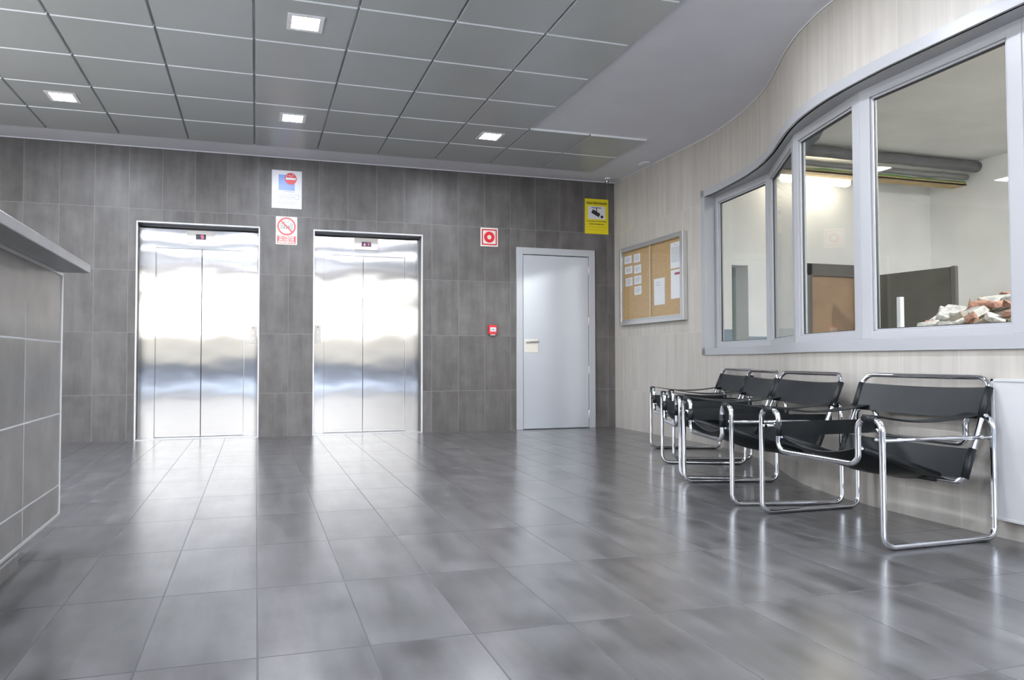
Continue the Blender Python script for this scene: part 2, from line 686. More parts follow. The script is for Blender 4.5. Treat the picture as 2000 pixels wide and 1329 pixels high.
wall_rect(mb, XL - 0.1, LIFTS[0][0], 0, CZ)
wall_rect(mb, LIFTS[0][0], LIFTS[0][1], LZ, CZ)
wall_rect(mb, LIFTS[0][1], LIFTS[1][0], 0, CZ)
wall_rect(mb, LIFTS[1][0], LIFTS[1][1], LZ, CZ)
wall_rect(mb, LIFTS[1][1], 4.006, 0, CZ)
mb.box((XL - 0.1, D + 0.40, 0), (4.2, D + 0.45, CZ))
structure(mb.build('wall_back', M_dark))

mb = MB()
LW0, LW1, LWS, LWH = -1.2, 5.6, 0.35, 2.55      # unseen side glazing behind the counter, added for more even daylight
mb.box((XL - 0.1, YR, 0), (XL, LW0, CZ))
mb.box((XL - 0.1, LW1, 0), (XL, D, CZ))
mb.box((XL - 0.1, LW0, 0), (XL, LW1, LWS))
mb.box((XL - 0.1, LW0, LWH), (XL, LW1, CZ))
structure(mb.build('wall_left', M_light))
mb = MB()
for k in range(6):
    y = LW0 + (LW1 - LW0 - 0.05) * k / 5
    mb.box((XL - 0.08, y, LWS), (XL - 0.03, y + 0.05, LWH))
mb.box((XL - 0.08, LW0, LWS), (XL - 0.03, LW1, LWS + 0.05))
mb.box((XL - 0.08, LW0, LWH - 0.05), (XL - 0.03, LW1, LWH))
structure(mb.build('added_side_window', M_alu))

# street side: piers, head and the glazing bars of the big entrance
mb = MB()
mb.box((XL - 0.1, YR - 0.2, 0), (XL + 0.35, YR, CZ))
mb.box((2.75, YR - 0.2, 0), (4.2, YR, CZ))
mb.box((XL + 0.35, YR - 0.2, 2.76), (2.75, YR, CZ))
structure(mb.build('wall_rear', M_light))
mb = MB()
for x in (XL + 0.35, -1.75, -0.25, 1.25, 2.69):
    mb.box((x, YR - 0.12, 0.0), (x + 0.06, YR - 0.06, 2.76))
mb.box((XL + 0.35, YR - 0.12, 2.70), (2.75, YR - 0.06, 2.76))
mb.box((XL + 0.35, YR - 0.12, 2.10), (2.75, YR - 0.06, 2.22))
mb.box((XL + 0.35, YR - 0.12, 0.0), (2.75, YR - 0.06, 0.05))
structure(mb.build('window_2', M_alu))

# outside, seen only in the reflections
mb = MB()
mb.box((-30, -40, -0.25), (30, YR - 0.2, -0.05))
structure(mb.build('floor_street', M_pave))
mb = MB()
mb.box((-30, -24, -0.05), (30, -22, 2.1), 0)
mb.box((-30, -21.95, -0.05), (30, -21.5, 0.75), 1)
mb.box((-30, -21.5, -0.052), (30, -13, -0.045), 1)
structure(mb.build('wall_street', [M_facade, M_hedge]))

# daylight portal in the glazed front
pd = bpy.data.lights.new('daylight_portal', 'AREA')
pd.shape = 'RECTANGLE'
pd.size, pd.size_y = 6.0, 2.76
pd.cycles.is_portal = True
po = bpy.data.objects.new('daylight_portal', pd)
COL.objects.link(po)
po.location = (-0.25, YR - 0.15, 1.38)
po.rotation_euler = (math.radians(90), 0, 0)

pd2 = bpy.data.lights.new('daylight_portal', 'AREA')
pd2.shape = 'RECTANGLE'
pd2.size, pd2.size_y = LW1 - LW0, LWH - LWS
pd2.cycles.is_portal = True
po2 = bpy.data.objects.new('daylight_portal', pd2)
COL.objects.link(po2)
po2.location = (XL - 0.12, (LW0 + LW1) / 2, (LWS + LWH) / 2)
po2.rotation_euler = (math.radians(90), 0, math.radians(-90))

# ---- the wavy light wall. plan knots (Y, X) from the far corner towards the camera
KN = [(7.474, 4.005), (6.9, 4.005), (6.3, 4.005), (5.85, 4.003), (5.55, 3.985), (5.25, 3.93), (4.95, 3.862), (4.7, 3.78), (4.45, 3.672), (4.2, 3.54),
      (3.95, 3.40), (3.7, 3.285), (3.45, 3.205), (3.2, 3.158), (2.95, 3.132), (2.7, 3.125), (2.2, 3.125), (1.2, 3.125), (0, 3.125), (-1.2, 3.125), (YR, 3.125)]


def wall_x(y):
    for i in range(len(KN) - 1):
        (ya, xa), (yb, xb) = KN[i], KN[i + 1]
        if yb <= y <= ya:
            # Catmull-Rom through the knots
            xm = KN[i - 1][1] if i else xa
            xn = KN[i + 2][1] if i + 2 < len(KN) else xb
            ym = KN[i - 1][0] if i else ya + (ya - yb)
            yn = KN[i + 2][0] if i + 2 < len(KN) else yb - (ya - yb)
            t = (ya - y) / (ya - yb)
            m0 = (xb - xm) / (ym - yb) * (ya - yb)
            m1 = (xn - xa) / (ya - yn) * (ya - yb)
            t2, t3 = t * t, t * t * t
            return (2 * t3 - 3 * t2 + 1) * xa + (t3 - 2 * t2 + t) * m0 + (-2 * t3 + 3 * t2) * xb + (t3 - t2) * m1
    return KN[-1][1]


def wall_poly(y0, y1, step=0.05, off=0.0):
    ys = [y0]
    while ys[-1] - step > y1 + 1e-4:
        y = ys[-1]
        ys.append(y - (step if 2.6 < y < 6.0 else 0.3) if y - 0.3 > y1 or 2.6 < y < 6.0 else y1)
        if ys[-1] < y1:
            ys[-1] = y1
    if ys[-1] > y1 + 1e-6:
        ys.append(y1)
    out = []
    for y in ys:
        e = 1e-3
        x = wall_x(y)
        dx = (wall_x(max(y - e, YR)) - x) / e if y - e > YR else 0
        d = Vector((dx, -1, 0)).normalized()
        nrm = Vector((d.y, -d.x, 0))      # right-hand side of travel
        # towards the lobby is -X
        if nrm.x > 0:
            nrm = -nrm
        out.append((x + nrm.x * off, y + nrm.y * off))
    return out


def arc(y):
    P = wall_poly(D, max(y, YR + 0.01))
    return sum((Vector(P[i + 1]) - Vector(P[i])).length for i in range(len(P) - 1))


WY0, WY1 = 5.73, 1.15
T = -0.16
mb = MB()
mb.strip(wall_poly(D, YR), T, 0, SILL)
mb.strip(wall_poly(D, YR), T, HEAD - 0.03, CZ)
mb.strip(wall_poly(D, WY0), T, SILL, HEAD - 0.03)
mb.strip(wall_poly(WY1, YR), T, SILL, HEAD - 0.03, s0=arc(WY1))
structure(mb.build('wall_right', M_light, weld=True))

# slim white bead where walls meet the ceiling
mb = MB()
mb.box((XL, D - 0.008, CZ - 0.008), (4.0, D, CZ))
structure(mb.build('trim_1', M_bead))
mb = MB()
mb.strip(wall_poly(D - 0.01, YR + 0.01, off=0.006), T * 0.02, CZ - 0.007, CZ - 0.0002)
structure(mb.build('trim_2', M_bead))

# ---- the curved window: casing follows the wall, the panes are flat facets
win = MB()
TW = 0.062
outer0, outer1 = WY0 + 0.03, WY1
front = 0.016
wp = wall_poly(outer0, outer1, off=front)
win.strip(wp, -(front + 0.012), HEAD - TW, HEAD)
win.strip(wp, -(front + 0.012), SILL, SILL + TW)
win.strip(wall_poly(outer0, outer0 - TW, off=front), -(front + 0.012), SILL, HEAD)
# lining (soffit, cill and far reveal) back to the facets
PF = [(4.095, 5.70), (3.985, 4.84), (3.468, 3.965), (3.262, 3.215), (3.245, 2.31), (3.245, 1.15)]
zt_, zb_ = HEAD - TW, SILL + TW


def facet_x(y):
    for i in range(len(PF) - 1):
        (xa, ya), (xb, yb) = PF[i], PF[i + 1]
        if yb <= y <= ya:
            return xa + (xb - xa) * (ya - y) / (ya - yb)
    return PF[0][0] if y > PF[0][1] else PF[-1][0]


wq = wall_poly(outer0 - TW, outer1, off=0.0)
for z, zz in ((zt_, zt_ + 0.02), (zb_, zb_ - 0.02)):
    for i in range(len(wq) - 1):
        (xa, ya), (xb, yb) = wq[i], wq[i + 1]
        a2, b2 = (facet_x(ya) + 0.05, ya), (facet_x(yb) + 0.05, yb)
        for h in (z, zz):
            win.face([(xa, ya, h), (xb, yb, h), (*b2, h), (*a2, h)])
win.box((wq[0][0], outer0 - TW, zb_), (4.15, outer0 - TW + 0.02, zt_))
window = structure(win.build('window_1', M_window))


def facet_frame(i, p, q, e0=0.055, e1=0.055):
    """fixed light between plan points p and q: rails, stiles, gasket and pane"""
    p, q = Vector((*p, 0)), Vector((*q, 0))
    d = (q - p).normalized()
    L_ = (q - p).length
    nr = Vector((-d.y, d.x, 0))
    if nr.x < 0:
        nr = -nr                       # away from the lobby
    M = Matrix(((d.x, nr.x, 0, p.x), (d.y, nr.y, 0, p.y), (0, 0, 1, 0), (0, 0, 0, 1)))
    f = MB()
    rt, rb, dep = 0.060, 0.052, 0.055
    z0, z1 = zb_ - 0.004, zt_ + 0.004
    f.box((0, 0, z1 - rt), (L_, dep, z1), bevel=0.004, M=M)
    f.box((0, 0, z0), (L_, dep, z0 + rb), bevel=0.004, M=M)
    f.box((0, -0.001, z0 + 0.01), (e0, dep, z1 - 0.01), bevel=0.004, M=M)
    f.box((L_ - e1, -0.001, z0 + 0.01), (L_, dep, z1 - 0.01), bevel=0.004, M=M)
    # glazing bead one step back
    b0, b1, t0, t1 = e0, L_ - e1, z0 + rb, z1 - rt
    f.box((b0 - .002, 0.012, t1 - 0.012), (b1 + .002, 0.03, t1 + .002), M=M)
    f.box((b0 - .002, 0.012, t0 - .002), (b1 + .002, 0.03, t0 + 0.012), M=M)
    f.box((b0 - .002, 0.012, t0), (b0 + 0.012, 0.03, t1), M=M)
    f.box((b1 - 0.012, 0.012, t0), (b1 + .002, 0.03, t1), M=M)
    fr = f.build('window_frame', M_window, window)
    g = MB()
    b0, b1, t0, t1 = b0 + .010, b1 - .010, t0 + .010, t1 - .010
    for a, b in (((b0, .022, t1 - .008), (b1, .034, t1 + .002)), ((b0, .022, t0 - .002), (b1, .034, t0 + .006)),
                 ((b0 - .002, .022, t0), (b0 + .005, .034, t1)), ((b1 - .005, .022, t0), (b1 + .002, .034, t1))):
        g.box(a, b, M=M)
    g.build('glazing_gasket', M_black, window)
    p_ = MB()
    p_.box((b0, .026, t0), (b1, .032, t1), M=M)
    p_.build('window_pane', M_glass, window)


facet_frame(0, PF[0], PF[1], 0.05, 0.05)
facet_frame(1, PF[1], PF[2], 0.05, 0.07)
facet_frame(2, PF[2], PF[3], 0.055, 0.075)
facet_frame(3, PF[3], PF[4], 0.07, 0.07)
facet_frame(4, PF[4], PF[5], 0.09, 0.06)

# ------------------------------------------------------------------ the bare room behind the window
RX, RY, RZ = 7.38, 6.30, 2.90
mb = MB()
mb.box((4.17, RY, -0.4), (5.00 - 0.28, RY + 0.2, RZ), 0)
mb.box((4.92, RY, -0.4), (RX + 0.2, RY + 0.2, RZ), 0)
mb.box((4.72, RY, 1.76), (4.92, RY + 0.2, RZ), 0)
mb.box((4.165, RY - 0.006, -0.4), (4.72, RY, 1.09), 1)
mb.box((4.92, RY - 0.006, -0.4), (5.50, RY, 1.02), 1)
mb.box((4.17, RY + 0.26, -0.4), (5.40, RY + 0.30, RZ), 2)
mb.box((4.66, RY + 0.2, -0.4), (4.72, RY + 0.3, RZ), 2)
mb.box((4.92, RY + 0.2, -0.4), (4.98, RY + 0.3, RZ), 2)
structure(mb.build('wall_storeroom_back', [M_room, M_slate, M_green]))
mb = MB()
mb.box((RX, -1.2, -0.4), (RX + 0.2, RY + 0.2, RZ))
structure(mb.build('wall_storeroom_side', M_room))
mb = MB()
mb.box((3.35, -1.4, -0.4), (RX + 0.2, -1.2, RZ))
structure(mb.build('wall_storeroom_front', M_room))
mb = MB()
mb.box((3.30, -1.4, RZ), (RX + 0.2, RY + 0.6, RZ + 0.1))
structure(mb.build('ceiling_storeroom', M_roomceil))
mb = MB()
mb.box((3.30, -1.4, -0.5), (RX + 0.2, RY + 0.6, -0.4))
structure(mb.build('floor_storeroom', M_roomceil))

# brown door with a dark metal frame in the back wall
X0, X1, ZT = 5.56, 6.33, 1.80
mb = MB()
mb.box((X0, RY - 0.09, -0.4), (X0 + 0.09, RY, ZT), bevel=0.004)
mb.box((X1 - 0.09, RY - 0.09, -0.4), (X1, RY, ZT), bevel=0.004)
mb.box((X0, RY - 0.09, ZT - 0.13), (X1, RY, ZT), bevel=0.004)
d2 = structure(mb.build('door_2', M_darkframe))
mb = MB()
mb.box((X0 + 0.09, RY - 0.05, -0.4), (X1 - 0.09, RY - 0.01, ZT - 0.13), bevel=0.003)
mb.build('door_leaf', M_wood, d2)

# strip light
t = thing('fluorescent_light', 'long warm fluorescent batten light high on the bare white wall behind the window', 'lamp', (5.60, 6.10, 2.665))
mb = MB()
mb.box((-0.43, 0.0, 0.00), (0.43, 0.19, 0.09), bevel=0.01)
mb.build('housing', M_white, t)
mb = MB()
mb.box((-0.43, -0.05, -0.055), (0.43, 0.03, 0.04), bevel=0.03, seg=4)
mb.build('diffuser', M_tube, t)

# unseen second batten, added to brighten the near half of the room
t = thing('storeroom_fill_lamp', 'unseen white batten lamp added under the bare ceiling beyond the window', 'lamp', (5.0, 1.2, RZ))
mb = MB()
mb.box((-0.08, -0.6, -0.05), (0.08, 0.6, 0.0), bevel=0.01)
mb.build('housing', M_white, t)
mb = MB()
mb.box((-0.07, -0.58, -0.09), (0.07, 0.58, -0.05), bevel=0.015)
mb.build('diffuser', plain('fill_batten_diffuser', (1, 1, 1), 0.5, emit=(0.97, 0.98, 1.0), estr=190.0), t)

# pipes and cable bundle under the ceiling
def pipe(name, label, y, z, r, mat, x0=5.0, x1=RX, wob=0.01, seed=1, cat='pipe', group=None):
    rnd = random.Random(seed)
    m_ = MB()
    pts = [(x0 + (x1 - x0) * k / 14, y + rnd.uniform(-wob, wob), z + rnd.uniform(-wob, wob)) for k in range(15)]
    pts[0] = (x0, y, z)
    pts[-1] = (x1, y, z)
    m_.tube(pts, r, 0, seg=14)
    return tag(m_.build(name, mat), label, cat, group)


pipe('pipe', 'thick dark pipe running under the bare ceiling behind the window', 5.74, 2.838, 0.056, M_duct, wob=0.002)
pipe('pipe', 'thinner grey pipe just below the thick dark pipe', 5.86, 2.755, 0.030, plain('grey_pipe', (0.22, 0.22, 0.22), 0.5), wob=0.004, seed=2)
mb = MB()
mb.box((5.0, 5.86, 2.665), (RX, 6.02, 2.680), 0)
mb.box((5.0, 5.86, 2.665), (RX, 5.865, 2.692), 0)
tag(mb.build('cable_tray', M_tan), 'tan cable tray under the pipes of the bare room', 'cable tray')
pipe('cable', 'bright green cable lying in the tan cable tray', 5.885, 2.698, 0.015, M_cable, wob=0.006, seed=3, cat='cable')
pipe('cable', 'tan cable sagging along the tray beside the green one', 5.93, 2.705, 0.013, M_tan, wob=0.012, seed=4, cat='cable')
pipe('cable', 'dark cable at the back of the tan cable tray', 5.98, 2.700, 0.016, M_duct, wob=0.008, seed=5, cat='cable')

# leaning dark board with a pale edge bar, white post
t = thing('leaning_board', 'dark olive board standing in the bare room, seen through the large pane', 'board', (5.86, 5.20, -0.4), math.radians(98))
mb = MB()
mb.box((-0.36, -0.015, 0), (0.33, 0.015, 2.0), bevel=0.003)
mb.build('panel', M_board, t)
mb = MB()
mb.box((-0.40, -0.022, 0), (-0.36, 0.022, 2.005), bevel=0.004)
mb.build('edge_bar', M_darkframe, t)
mb = MB()
mb.box((-0.018, -0.018, 1.03), (0.018, 0.018, 1.66), bevel=0.003)
o = tag(mb.build('white_post', M_white), 'thin white post standing in front of the dark board behind the window', 'post')
o.location = (4.77, 4.34, -0.4)

# broken edge of the lintel slab over the window
mb = MB()
J = [(4.40, 4.95), (4.216, 4.728), (4.187, 4.619), (4.082, 4.481), (4.017, 4.327), (3.902, 4.163), (3.85, 4.027), (3.843, 3.952), (3.796, 3.816), (3.74, 3.70), (3.62, 3.66)]
P_ = J + [(3.56, 3.80), (3.70, 4.10), (3.90, 4.45), (4.08, 4.78), (4.14, 5.20), (4.30, 5.22)]
z0_, z1_ = 2.42, 2.52
mb.face([(x, y, z0_) for x, y in P_])
mb.face([(x, y, z1_) for x, y in P_])
for i in range(len(P_)):
    (xa, ya), (xb, yb) = P_[i], P_[(i + 1) % len(P_)]
    mb.face([(xa, ya, z0_), (xb, yb, z0_), (xb, yb, z1_), (xa, ya, z1_)])
structure(mb.build('trim_3', plain('grey_render', (0.16, 0.185, 0.20), 0.8, noise=0.1)))

# rubble
rnd = random.Random(11)


def mound_h(x, y):
    return -0.4 + 1.54 * math.exp(-((x - 4.6) / 2.0) ** 2 - ((y - 3.0) / 2.0) ** 2) * min(1.0, max(0.0, (4.9 - y) / 0.7)) ** 0.8


def heap_pt(u, y):
    xa = wall_x(y) + 0.24
    x = xa + (6.6 - xa) * u
    return (x, y, max(-0.39, mound_h(x, y) + 0.02 * math.sin(37 * u + 5 * y) + 0.02 * math.sin(13 * y)))


mb = MB()
mb.surf(lambda u, v: heap_pt(u, 0.4 + 4.3 * v), 30, 44, 0.01)
tag(mb.build('debris_heap', M_mortar), 'heap of fine mortar debris under the broken bricks behind the window', 'rubble', kind='stuff')


def chunk_mesh(seed, sx, sy, sz, mat):
    r_ = random.Random(seed)
    bm = bmesh.new()
    for _ in range(14):
        bm.verts.new((r_.choice((-1, 1)) * sx * r_.uniform(.55, 1), r_.choice((-1, 1)) * sy * r_.uniform(.55, 1), r_.choice((-1, 1)) * sz * r_.uniform(.6, 1)))
    bmesh.ops.convex_hull(bm, input=bm.verts)
    for v in [v for v in bm.verts if not v.link_faces]:
        bm.verts.remove(v)
    bmesh.ops.bevel(bm, geom=list(bm.edges), offset=0.004, segments=1, affect='EDGES')
    me = bpy.data.meshes.new('rubble_chunk')
    bm.to_mesh(me)
    bm.free()
    me.materials.append(mat)
    return me


KINDS = [('brick', M_brick, [chunk_mesh(s, 0.085, 0.05, 0.035, M_brick) for s in (1, 2, 3)]),
         ('plaster', M_chunk, [chunk_mesh(s, 0.10, 0.07, 0.035, M_chunk) for s in (4, 5, 6)]),
         ('mortar', M_mortar, [chunk_mesh(s, 0.06, 0.05, 0.035, M_mortar) for s in (7, 8)])]
LAB = {'brick': 'broken reddish brick piece on the rubble heap behind the window',
       'plaster': 'broken white plaster lump on the rubble heap behind the window',
       'mortar': 'broken beige mortar lump on the rubble heap behind the window'}
placed = []
for i in range(4000):
    if len(placed) > 210:
        break
    x, y = rnd.uniform(3.82, 5.1), rnd.uniform(2.3, 4.5)
    z = mound_h(x, y)
    if z < 0.6 or x < wall_x(y) + 0.36 or any((x - a) ** 2 + (y - b) ** 2 < 0.0040 for a, b in placed):
        continue
    placed.append((x, y))
    k = rnd.choices((0, 1, 2), (0.45, 0.33, 0.22))[0]
    nm, mt_, ms = KINDS[k]
    o = bpy.data.objects.new('rubble_' + nm, rnd.choice(ms))
    COL.objects.link(o)
    s = rnd.uniform(0.35, 0.95)
    o.scale = (s, s, s)
    o.rotation_euler = (rnd.uniform(-.5, .5), rnd.uniform(-.6, .6), rnd.uniform(0, 6.3))
    o.location = (x, y, z + 0.03 + 0.035 * s)
    tag(o, LAB[nm], 'rubble', 'broken ' + nm + ' pieces on the rubble heap')

# ------------------------------------------------------------------ lifts
Y2 = D + 0.16


def seg_digit(mb, x, z, h, w, segs, y):
    t_ = h * 0.14
    P = {'a': ((x, z + h / 2), (w, t_)), 'g': ((x, z), (w, t_)), 'd': ((x, z - h / 2), (w, t_)),
         'f': ((x - w / 2, z + h / 4), (t_, h / 2)), 'b': ((x + w / 2, z + h / 4), (t_, h / 2)),
         'e': ((x - w / 2, z - h / 4), (t_, h / 2)), 'c': ((x + w / 2, z - h / 4), (t_, h / 2))}
    for s in segs:
        (cx_, cz_), (ww, hh) = P[s]
        mb.box((cx_ - ww / 2, y - 0.001, cz_ - hh / 2), (cx_ + ww / 2, y, cz_ + hh / 2))


def lift(x0, x1, lx0, lxm, lx1, hz, disp, scr, btn, label, left):
    t = thing('elevator', label, 'elevator', ((x0 + x1) / 2, D, 0))
    ox, oy = (x0 + x1) / 2, D

    def B(mb, a, b, **k):
        mb.box((a[0] - ox, a[1] - oy, a[2]), (b[0] - ox, b[1] - oy, b[2]), **k)
    m = MB()
    bw = 0.014
    B(m, (x0 - 0.004, D - 0.005, 0), (x0 + bw - 0.004, D + 0.02, LZ), bevel=0.002)
    B(m, (x1 - bw + 0.004, D - 0.005, 0), (x1 + 0.004, D + 0.02, LZ), bevel=0.002)
    B(m, (x0 - 0.004, D - 0.005, LZ - bw + 0.004), (x1 + 0.004, D + 0.02, LZ + 0.004), bevel=0.002)
    m.build('edge_bead', M_bead, t)
    m = MB()
    B(m, (x0 + 0.001, Y2, 0.0), (lx0, Y2 + 0.05, hz), bevel=0.002)
    m.build('jamb', M_steel, t)
    m = MB()
    B(m, (lx1, Y2, 0.0), (x1 - 0.001, Y2 + 0.05, hz), bevel=0.002)
    m.build('jamb', M_steel, t)
    m = MB()
    B(m, (x0 + 0.001, Y2, hz), (x1 - 0.001, Y2 + 0.05, LZ - 0.001), bevel=0.002)
    m.build('header_panel', M_steel, t)
    m = MB()
    B(m, (lx0 - 0.01, Y2 + 0.022, 0.008), (lxm - 0.002, Y2 + 0.045, hz + 0.01), bevel=0.002)
    m.build('door_leaf', M_steel, t)
    m = MB()
    B(m, (lxm + 0.002, Y2 + (0.030 if left else 0.026), 0.008), (lx1 + 0.01, Y2 + 0.05, hz + 0.01), bevel=0.002)
    m.build('door_leaf', M_steel, t)
    m = MB()
    B(m, (x0 + 0.001, D + 0.002, 0.0), (x1 - 0.001, Y2 + 0.06, 0.006))
    m.build('threshold', M_alu, t)
    m = MB()
    B(m, (disp[0], Y2 - 0.012, disp[2]), (disp[1], Y2 + 0.002, disp[3]), bevel=0.002)
    pl = m.build('indicator_plate', M_cream, t)
    m = MB()
    B(m, (scr[0], Y2 - 0.014, scr[2]), (scr[1], Y2 - 0.010, scr[3]))
    sc_ = m.build('display', M_display, pl)
    m = MB()
    w_ = scr[1] - scr[0]
    zc = (scr[2] + scr[3]) / 2
    yy = Y2 - 0.0145 - oy
    if left:
        seg_digit(m, scr[0] + w_ * 0.62 - ox, zc, 0.030, 0.018, 'abgfcd', yy)
    else:
        xx = scr[0] + w_ * 0.30 - ox
        m.face([(xx - .013, yy - .001, zc - .012), (xx + .013, yy - .001, zc - .012), (xx, yy - .001, zc + .014)])
        m.box((xx - .006, yy - .001, zc - .018), (xx + .006, yy, zc - .010))
        seg_digit(m, scr[0] + w_ * 0.66 - ox, zc, 0.030, 0.016, 'bc', yy)
    m.build('digit', M_led, pl)
    m = MB()
    B(m, (btn[0], Y2 - 0.006, btn[2]), (btn[1], Y2 + 0.002, btn[3]), bevel=0.002)
    bp_ = m.build('call_panel', M_plate, t)
    bx, bh = (btn[0] + btn[1]) / 2, btn[3] - btn[2]
    for kz in (0.60, 0.28):
        m = MB()
        m.disc((bx - ox, Y2 - 0.010 - oy, btn[2] + bh * kz), 0.012, 16, 'y', thick=0.006)
        m.build('call_button', M_bead, bp_)
    m = MB()
    m.disc((bx - ox, Y2 - 0.008 - oy, btn[2] + bh * 0.90), 0.006, 12, 'y', thick=0.004)
    m.build('key_switch', M_black, bp_)
    return t


lift(LIFTS[0][0], LIFTS[0][1], -0.958, -0.529, -0.117, 1.893, (-0.672, -0.407, 1.952, 2.075), (-0.586, -0.491, 1.988, 2.040),
     (-0.063, 0.006, 0.947, 1.121), 'steel elevator doorway nearest the tiled counter, call panel on its right side', True)
lift(LIFTS[1][0], LIFTS[1][1], 0.689, 1.102, 1.557, 1.890, (1.002, 1.258, 1.955, 2.083), (1.080, 1.182, 1.991, 2.042),
     (0.592, 0.657, 0.950, 1.140), 'steel elevator doorway nearest the grey door, call panel on its left side', False)

# ------------------------------------------------------------------ grey door
mb = MB()
x0, x1, z1 = 2.783, 3.744, 2.037
fw = 0.076
for a, b in (((x0, D - 0.02, 0), (x0 + fw, D + 0.01, z1)), ((x1 - fw, D - 0.02, 0), (x1, D + 0.01, z1)), ((x0 + fw, D - 0.02, z1 - fw), (x1 - fw, D + 0.01, z1))):
    mb.box(a, b, bevel=0.003)
door = structure(mb.build('door_1', M_doorframe))
mb = MB()
mb.box((x0 + fw + 0.0005, D - 0.004, 0.004), (x1 - fw - 0.0005, D - 0.001, z1 - fw - 0.0005))
mb.build('door_stop', M_black, door)
mb = MB()
mb.box((x0 + fw + 0.006, D - 0.012, 0.008), (x1 - fw - 0.006, D - 0.002, z1 - fw - 0.008), bevel=0.002)
leaf = mb.build('door_leaf', M_door, door)
mb = MB()
mb.box((2.878, D - 0.017, 0.858), (3.040, D - 0.011, 1.012), bevel=0.003)
hp = mb.build('handle_plate', plain('satin_nickel', (0.78, 0.74, 0.68), 0.3, metal=0.6), leaf)
mb = MB()
mb.tube(fillet([(2.905, D - 0.015, 0.978), (2.905, D - 0.06, 0.978), (3.03, D - 0.06, 0.978)], 0.012), 0.0095, seg=10)
mb.build('lever_handle', M_alu, leaf)
mb = MB()
mb.disc((2.905, D - 0.022, 0.915), 0.014, 20, 'y', thick=0.008)
mb.build('lock_cylinder', M_bead, leaf)
for z in (1.80, 1.22, 0.66, 0.16):
    mb = MB()
    mb.tube([(x1 - fw - 0.003, D - 0.018, z - 0.045), (x1 - fw - 0.003, D - 0.018, z + 0.045)], 0.007, seg=10)
    mb.build('hinge', M_bead, door)

# ------------------------------------------------------------------ signs on the tiled wall


def plate(name, label, x0, x1, z0, z1, mat, cat='sign'):
    t = thing(name, label, cat, ((x0 + x1) / 2, D, (z0 + z1) / 2))
    m = MB()
    m.box((-(x1 - x0) / 2, -0.005, -(z1 - z0) / 2), ((x1 - x0) / 2, 0.0, (z1 - z0) / 2), bevel=0.001)
    m.build('board', mat, t)
    return t


def bars(rows, mat, t, y=-0.006, name='small_print', seed=1):
    """unreadable small print: rows of word-long dashes (cx, z, width, height)"""
    r_ = random.Random(seed)
    m = MB()
    for cx_, z, w_, h in rows:
        x = cx_ - w_ / 2
        while x < cx_ + w_ / 2 - 0.004:
            l_ = min(r_.uniform(0.010, 0.028), cx_ + w_ / 2 - x)
            m.box((x, y, z - h / 2), (x + l_, y + 0.001, z + h / 2))
            x += l_ + 0.004
    return m.build(name, mat, t)


# no smoking
s = plate('no_smoking_sign', 'white no-smoking notice with red disc and blue square, above the smaller sign', 0.143, 0.441, 2.322, 2.712, M_signwhite)
m = MB()
m.box((-0.083, -0.0062, -0.010), (0.078, -0.005, 0.150))
m.build('blue_square', M_blue, s)
m = MB()
m.disc((0.038, -0.0075, 0.112), 0.060, 40, 'y', thick=0.002)
m.build('red_disc', M_red, s)
m = MB()
m.box((-0.012, -0.0088, 0.101), (0.088, -0.0076, 0.122))
m.tube([(-0.008, -0.0083, 0.128), (0.002, -0.0083, 0.145), (0.022, -0.0083, 0.142), (0.034, -0.0083, 0.150)], 0.003, seg=6)
m.tube([(0.030, -0.0083, 0.132), (0.052, -0.0083, 0.140), (0.066, -0.0083, 0.156)], 0.003, seg=6)
m.build('cigarette_symbol', M_signwhite, s)
m = MB()
for a, b in (((-0.118, -0.0062, -0.052), (0.122, -0.005, -0.0495)), ((-0.118, -0.0062, -0.0955), (0.122, -0.005, -0.093)),
             ((-0.118, -0.0062, -0.0955), (-0.1155, -0.005, -0.05)), ((0.1195, -0.0062, -0.0955), (0.122, -0.005, -0.05))):
    m.box(a, b)
m.build('caption_frame', M_ink, s)
text('caption', 'Prohibido fumar', 0.026, on_back(0.002, -0.0056, -0.073), M_ink, s, width=0.17)
bars([(0.03, -0.022, 0.10, 0.006), (0.0, -0.122, 0.17, 0.003), (0.0, -0.136, 0.20, 0.003), (0.0, -0.150, 0.15, 0.003)], M_ink, s, seed=2)

# do not use in an emergency
s = plate('elevator_warning_sign', 'cream and red do-not-use-in-emergency sign, lower of the two signs between the lifts', 0.186, 0.397, 1.952, 2.238, M_signcream)
m = MB()
m.disc((0, -0.0068, 0.043), 0.092, 48, 'y', thick=0.0012, r_in=0.076)
Mr = Matrix.Translation((0, -0.0062, 0.043)) @ Matrix.Rotation(math.radians(45), 4, 'Y')
m.box((-0.083, -0.0014, -0.0075), (0.083, 0.0006, 0.0075), M=Mr)
m.build('prohibition_ring', M_redsoft, s)
m = MB()
for x in (-0.056, -0.043, 0.043, 0.056):
    m.box((x - 0.003, -0.0058, 0.012), (x + 0.003, -0.005, 0.078))
for x in (-0.024, 0.000, 0.024):
    m.disc((x, -0.0058, 0.052), 0.0065, 12, 'y', thick=0.0008)
    m.box((x - 0.0075, -0.0058, 0.018), (x + 0.0075, -0.005, 0.044))
m.box((-0.043, -0.0058, 0.078), (0.043, -0.005, 0.081))
m.face([(-0.03, -0.0057, 0.088), (-0.014, -0.0057, 0.088), (-0.022, -0.0057, 0.102)])
m.face([(0.012, -0.0057, 0.102), (0.028, -0.0057, 0.102), (0.020, -0.0057, 0.088)])
m.build('lift_symbol', plain('pictogram_grey', (0.22, 0.26, 0.25), 0.5), s)
m = MB()
m.box((-0.092, -0.006, -0.133), (0.092, -0.005, -0.055))
m.build('text_panel', M_redsoft, s)
